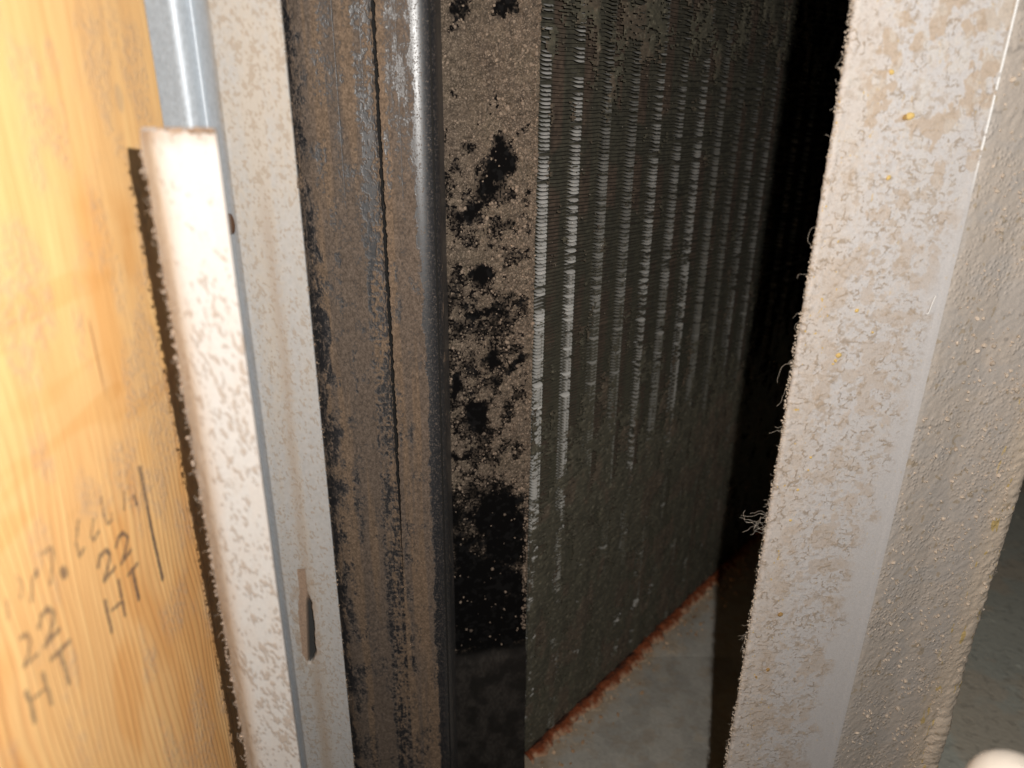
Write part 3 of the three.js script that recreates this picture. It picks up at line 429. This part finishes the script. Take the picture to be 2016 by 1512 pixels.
  // felted dirt over the lower fins
  const mat = surface(1024, 1024, (u, v, o) => {
    const X = u * 400, Y = v * 512, n = fbm(X / 6, Y / 7, 3, 4), g = fbmA((X - Y * 0.15) / 3.0, (Y) / 0.8, 13, 3), sp = sst(0.66, 0.74, fbm(X / 1.6, Y / 1.6, 23, 3)), red = sst(0.5, 0.62, fbm(X / 14, Y / 20, 33, 4));
    const k = (0.62 + 0.75 * g) * (0.75 + 0.5 * n); o[0] = mix(0.092, 0.112, red) * k + 0.09 * sp; o[1] = mix(0.083, 0.086, red) * k + 0.08 * sp; o[2] = mix(0.057, 0.06, red) * k + 0.06 * sp; o[3] = 0.6 * g + 0.3 * n; o[4] = 0.95; o[5] = 0;
  }, { bump: 0.0008 });
  const mf = (s, y) => { const S = s * 1000, Y = y * 1000; return 0.9 * (fbm(S / 9, Y / 16, 5, 4) - 0.5) + 0.55 * (fbmA(S / 4, Y / 0.9, 15, 3) - 0.5) + 0.32 * sst(-180, -280, Y) + 0.07 * sst(-15, 35, Y) - 0.14 - 0.16 * sst(-190, -120, Y) * (1 - sst(-30, 20, Y)) + 0.15 * (fbmA(S / 5, Y / 200, 25, 2) - 0.5); };
  part('dirt_felt', sheet([coilAt(0.0005, 0.0), coilAt(LEN, 0.0)], PAN + 0.006, 0.06, 0.0012, 0.0008, { origin: o3, keep: (s, y) => mf(s, y) > 0, disp: (s, y) => 0.0008 + 0.0022 * clamp(mf(s, y), -0.1, 0.6) }), mat, t, { kind: 'stuff' });
  // pale specks and droplets caught between the fins
  const sp = []; for (let i = 0; i < 420; i++) { const s = Math.pow(rnd(), 0.8) * 0.32, y = rr(-0.44, 0.05), p = coilAt(s, rr(0.0, 0.0014)); sp.push([p[0], y, p[1], rr(0.0002, 0.0006)]); }
  lumps('dirt_specks', sp, vcol(0.5), t, () => { const k = rr(0.5, 1.4); return [0.15 * k, 0.13 * k, 0.105 * k]; });
}

// ---------------------------------------------------------------- white panel edge on the right
{
  const t = thing('cabinet_panel', 'white painted cabinet panel edge with beige dust and lint, on the right', 'panel', [0.19, -0.5, 0.31]);
  const o3 = org(t), y0 = -0.5, y1 = 0.075;
  const bend = (y) => 0.0075 * sst(-0.26, -0.36, y);
  const ptsA = [[0.1232, 0.3045], [0.1212, 0.2996, 0.0016], [0.1806, 0.3]], ptsB = [[0.1806, 0.3], [0.2080, 0.3080, 0.040], [0.2470, 0.3122, 0.007], [0.2500, 0.3225]];
  const LA = 0.0645, LB = 0.078;
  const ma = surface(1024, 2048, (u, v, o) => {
    const s = u * LA * 1000, y = mix(y0, y1, v) * 1000, up = sst(-75, 10, y);
    const n = fbm(s / 8, y / 9, 3, 5), f = fbm(s / 1.5, y / 1.5, 13, 4), fib = ridge((s + 2 * n) / 3.2, y / 2.6, 23, 4), gr = fbm(s / 0.4, y / 0.4, 33, 2), big = fbm(s / 6 + 8, y / 7, 43, 4);
    const left = 1 - sst(10, 26, s + 16 * (n - 0.5)), zone = 1 - sst(0, 9, s + 16 * (n - 0.5) - mix(43, 51, sst(-300, -90, y)) - 14 * up);
    let r = 0.57, g = 0.55, b = 0.545;
    const veil = clamp(0.06 + 0.45 * left + 0.35 * zone * sst(0.44, 0.64, f) * sst(0.3, 0.6, n)); r = mix(r, 0.59, veil); g = mix(g, 0.505, veil); b = mix(b, 0.43, veil);
    const fib2 = ridge((s + 3 * f) / 1.7, (y + 2 * n) / 1.5, 29, 3), curl = zone * Math.max(sst(0.76, 0.84, fib) * sst(0.36, 0.55, fbm(s / 5, y / 5, 53, 3)), 0.6 * sst(0.80, 0.87, fib2) * sst(0.42, 0.58, fbm(s / 4, y / 3.4, 57, 3))); r = mix(r, 0.30, curl * 0.7); g = mix(g, 0.225, curl * 0.7); b = mix(b, 0.155, curl * 0.7);
    const tan = mix(0.5, 1, up) * zone * sst(0.53, 0.58, big) * sst(8, 16, s) * 0.85; r = mix(r, 0.49, tan); g = mix(g, 0.385, tan); b = mix(b, 0.29, tan);
    const clump = zone * sst(0.57, 0.64, fbm((s + 1.5 * f) / 1.9, (y + 1.5 * n) / 1.6, 103, 4)) * sst(0.35, 0.55, fbm(s / 9, y / 8, 107, 3)) * 0.55 * (1 - 0.4 * left); r = mix(r, 0.40, clump); g = mix(g, 0.315, clump); b = mix(b, 0.235, clump);
    const wipe = up * sst(0.58, 0.66, fbm(s / 4, y / 5, 83, 3)) * 0.4; r = mix(r, 0.62, wipe); g = mix(g, 0.58, wipe); b = mix(b, 0.53, wipe);
    const ye = sst(0.80, 0.83, fbm(s / 1.5, y / 2.4, 63, 3)) * (0.3 + left); r = mix(r, 0.62, clamp(ye)); g = mix(g, 0.42, clamp(ye)); b = mix(b, 0.14, clamp(ye));
    const bareOrGlint = sst(61.9, 62.4, s) * sst(-40, -24, y + 10 * (vn(2, y / 4, 5) - 0.5)) * sst(0.06, 0.14, vn(5, y / 3, 8) + 0.3 * (gr - 0.5)); r = mix(r, 0.92, bareOrGlint); g = mix(g, 0.91, bareOrGlint); b = mix(b, 0.89, bareOrGlint);  // chipped fold edge, with its light glint painted in near white, high up
    const k = 0.88 + 0.24 * gr; o[0] = r * k; o[1] = g * k; o[2] = b * k; o[3] = 0.3 + 0.18 * veil * gr + 0.35 * curl + 0.2 * f * veil + 0.1 * tan; o[4] = mix(0.62, 0.95, clamp(veil + curl) * (1 - bareOrGlint)); o[5] = 0;
  }, { bump: 0.0003 });
  const relA = (s, y) => { const S = s * 1000, Y = y * 1000; return 0.00016 * sst(0.5, 0.75, fbm(S / 1.4, Y / 1.4, 71, 4)) * (1 - sst(28, 52, S)) + (S < 7 ? 0.0008 * (fbm(S / 2, Y / 2, 72, 3) - 0.4) : 0) + (S > 59.6 ? 0.00012 * sst(59.6, 60.8, S) : 0); };
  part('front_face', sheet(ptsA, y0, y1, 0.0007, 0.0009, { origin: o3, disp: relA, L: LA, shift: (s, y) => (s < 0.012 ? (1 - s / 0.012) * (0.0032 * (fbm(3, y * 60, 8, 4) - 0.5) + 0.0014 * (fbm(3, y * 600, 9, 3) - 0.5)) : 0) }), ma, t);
  const mb = surface(1024, 2048, (u, v, o) => {
    const s = u * LB * 1000, y = mix(y0, y1, v) * 1000, n = fbm(s / 12, y / 12, 3, 5), f = fbm(s / 1.2, y / 1.2, 13, 4), gran = 1 - sst(0.10, 0.42, worley(s / 2.4, y / 2.4, 23)), pick = sst(0.35, 0.6, fbm(s / 9, y / 9, 33, 3)), gr = fbm(s / 0.35, y / 0.35, 43, 2);
    const rim = sst(48, 60, s + 7 * (n - 0.5) + 6 * sst(-250, -350, y)), crack = sst(0.93, 0.975, ridge(s / 34 + 1.3 * n, y / 26, 53, 2)) * sst(0.5, 0.62, fbm(s / 30, y / 40, 73, 2));
    let r = 0.545, g = 0.475, b = 0.41; const grey = sst(0.46, 0.6, n); r = mix(r, 0.52, grey); g = mix(g, 0.465, grey); b = mix(b, 0.415, grey);
    r = mix(r, 0.66, rim * 0.8); g = mix(g, 0.545, rim * 0.8); b = mix(b, 0.425, rim * 0.8);
    const ye = sst(0.72, 0.76, fbm(s / 2.6 + 3, y / 8, 63, 3)) * sst(46, 54, s); r = mix(r, 0.64, ye); g = mix(g, 0.47, ye); b = mix(b, 0.2, ye);
    const st = sst(0.78, 0.8, fbm(s / 3, y / 3, 93, 2)) * 0.5; r = mix(r, 0.36, st); g = mix(g, 0.26, st); b = mix(b, 0.14, st);
    const k = (0.86 + 0.28 * gr) * (1 - 0.25 * crack); o[0] = r * k; o[1] = g * k; o[2] = b * k; o[3] = 0.25 + 0.45 * gran * pick + 0.25 * f - 0.2 * crack; o[4] = 0.92; o[5] = 0;
  }, { bump: 0.00042 });
  const relB = (s, y) => { const S = s * 1000, Y = y * 1000; return (S < 7 ? -0.0004 * (1 - sst(0, 3, S)) : 0) + 0.0006 * (fbm(S / 1.8, Y / 1.8, 81, 3) - 0.5) + (S > 54 ? sst(54, 64, S) * 0.0016 * (fbm(S / 2.2, Y / 2.2, 82, 4) - 0.35) : 0); };
  part('angled_face', sheet(ptsB, y0, y1, 0.0009, 0.0010, { origin: o3, disp: relB, L: LB, shift: (s, y) => -bend(y) * sst(0.04, 0.075, s) + (s > 0.056 ? sst(0.056, 0.077, s) * (0.0065 * (fbm(7, y * 90, 8, 4) - 0.5) + 0.002 * (fbm(7, y * 420, 9, 3) - 0.5)) : 0) }), mb, t);
  const bk = new THREE.Shape([[0.1262, 0.3055], [0.1800, 0.3052], [0.2080, 0.3170], [0.2425, 0.3185], [0.2450, 0.3290], [0.1780, 0.3300], [0.1360, 0.3300]].map((p) => new THREE.Vector2(p[0], p[1])));
  const bg = new THREE.ExtrudeGeometry(bk, { depth: 0.15, bevelEnabled: false }); // solid behind the faces
  bg.scale(1, 1, (y1 - y0) / 0.15); bg.rotateX(-Math.PI / 2); bg.translate(-o3[0], CY + y0 - o3[1], -o3[2]);
  part('backing', bg, plain(0.06, 0.055, 0.05), t);
  // dust on the left edge, lumps on the angled face
  const L = [];
  for (let i = 0; i < 1500; i++) { const y = rr(-0.36, 0.05), c = fbm(4, y * 240, 19, 3); if (rnd() > 0.3 + c) continue; L.push([0.1212 + 0.0032 * (fbm(3, y * 60, 8, 4) - 0.5) + rr(-0.0004, 0.0012), y, 0.3 + rr(-0.0005, 0.0016), rr(0.00018, 0.00055)]); }
  for (let i = 0; i < 1500; i++) { const f = Math.pow(rnd(), 0.8), y = rr(-0.38, 0.05); if (fbm(f * 9, y * 90, 88, 3) < 0.42) continue; L.push([mix(0.182, 0.244, f), y, (f < 0.42 ? mix(0.3003, 0.3075, f / 0.42) : mix(0.3075, 0.3118, (f - 0.42) / 0.58)) - 0.0001, rr(0.0003, 0.0007) * (rnd() < 0.25 ? 1.8 : 1)]); }
  for (let i = 0; i < 420; i++) { const y = rr(-0.37, -0.1), c = fbm(7, y * 90, 8, 4); L.push([0.2475 - bend(y) + 0.0065 * (c - 0.5) + rr(-0.001, 0.0014), y, 0.318 + rr(-0.002, 0.004), rr(0.0003, 0.0009)]); }
  lumps('dust_fringe', L, vcol(), t, () => { const k = rr(0.8, 1.15); return [0.58 * k, 0.485 * k, 0.39 * k]; }, true);
  const gs = [];
  const hair = (x, y, d, len, dir, curl) => { const p = []; let a = dir, cx = x, cy = y; for (let k = 0; k <= 7; k++) { p.push([cx, cy, d + 0.0004 * Math.sin(k)]); cx += Math.cos(a) * len / 7; cy += Math.sin(a) * len / 7; a += curl / 7 + rr(-0.6, 0.6); } return fibre(p, 0.00006, t, 4); };
  for (let i = 0; i < 75; i++) { const y = rr(-0.36, 0.03); gs.push(hair(0.1214 + 0.003 * (fbm(3, y * 60, 8, 4) - 0.5), y, 0.3, rr(0.0015, 0.005), Math.PI + rr(-1, 1), rr(-3, 3))); }
  for (const [y, l, dir, c] of [[-0.054, 0.012, 3.6, 1.6], [-0.112, 0.013, 3.6, 0.2], [-0.122, 0.012, 4.2, 1.8], [-0.0735, 0.006, 3.2, 2], [-0.17, 0.009, 3.9, 2.5], [-0.098, 0.007, 2.9, -2], [-0.145, 0.006, 3.3, 1], [-0.26, 0.006, 3.2, 2]]) gs.push(hair(0.1214, y, 0.3, l, dir, c));
  for (let i = 0; i < 40; i++) { const y = rr(-0.36, -0.12); gs.push(hair(0.248 - bend(y), y, 0.319, rr(0.002, 0.006), rr(-1, 1), rr(-4, 4))); }
  part('lint_fibres', mergeGeometries(gs), plain(0.5, 0.43, 0.35), t, { kind: 'stuff' });
  const tf = []; for (let i = 0; i < 16; i++) tf.push(hair(0.1205 - rr(0, 0.006), -0.188 - rr(0, 0.012), 0.3, rr(0.004, 0.011), rr(0, 6.3), rr(-3.5, 3.5))); tf.push(hair(0.1195, -0.189, 0.3, 0.011, Math.PI - 0.3, 0.8), hair(0.118, -0.19, 0.3, 0.013, -1.4, 0.3));
  part('lint_tuft', mergeGeometries(tf), plain(0.55, 0.48, 0.40), t, { label: 'pale lint tuft hanging off the left edge' });
  part('white_thread', fibre([[0.1749, -0.0815, 0.2985], [0.1742, -0.0845, 0.2983], [0.1738, -0.0875, 0.2984], [0.1736, -0.0892, 0.2985], [0.1728, -0.0895, 0.2985]], 0.00026, t, 6), plain(0.85, 0.84, 0.82, 0.6), t, { label: 'short white curled thread on the painted face' });
  for (const [x, y, r] of [[0.1400, -0.1085, 0.0011], [0.1390, -0.1110, 0.0007], [0.1383, -0.1125, 0.0005], [0.1497, -0.0118, 0.0015], [0.1478, -0.0122, 0.0010], [0.1395, 0.0035, 0.0010], [0.1462, -0.0345, 0.0009], [0.1440, -0.0885, 0.0008], [0.1362, -0.158, 0.0006], [0.1361, -0.1645, 0.0005], [0.1330, -0.175, 0.0006], [0.1322, -0.1915, 0.0006], [0.1356, -0.2465, 0.0012], [0.1345, -0.282, 0.0010], [0.1290, -0.287, 0.0006], [0.1525, -0.098, 0.0005]]) {
    const g = lumpShapes[Math.floor(rnd() * 5)].clone(); g.scale(r, r * 1.1, r * 0.7); g.rotateZ(rnd() * 6); g.translate(x - o3[0], CY + y - o3[1], -0.2993 - o3[2]);
    const d = rnd(); part('foam_crumb', g, d < 0.75 ? crumb() : crumbDark(), t);
  }
}
function crumb() { return crumb.m ??= plain(0.66, 0.47, 0.17, 0.8); }
function crumbDark() { return crumbDark.m ??= plain(0.36, 0.22, 0.08, 0.85); }

// ---------------------------------------------------------------- blurred pale cap in the corner
{
  const t = thing('rounded_cap', 'blurred cream rounded cap poking in at the bottom right corner', 'cap', [0.1405, -0.1845, 0.1475]);
  const g = new THREE.LatheGeometry([[0.0001, 0.010], [0.003, 0.0096], [0.006, 0.0083], [0.0082, 0.006], [0.0094, 0.003], [0.0097, 0], [0.0097, -0.02], [0.0090, -0.021], [0.0090, -0.04]].map((p) => new THREE.Vector2(p[0] * 1.25, p[1] * 1.25)), 40);
  part('dome', g, plain(0.66, 0.59, 0.51, 0.75), t);
}

// the torch lamp itself, beside the lens
{
  const t = thing('torch_lamp', 'small white torch lamp lighting the scene from beside the lens', 'lamp', [LAMP[0], 0.045, -LAMP[2]]);
  const g = new THREE.CylinderGeometry(0.0028, 0.0028, 0.001, 24); g.rotateX(Math.PI / 2);
  const m = new THREE.MeshStandardMaterial({ color: 0x111111, emissive: new THREE.Color(1, 0.965, 0.92), emissiveIntensity: 4 });
  part('lamp_lens', g, m, t);
}
renderer.render(scene, camera);
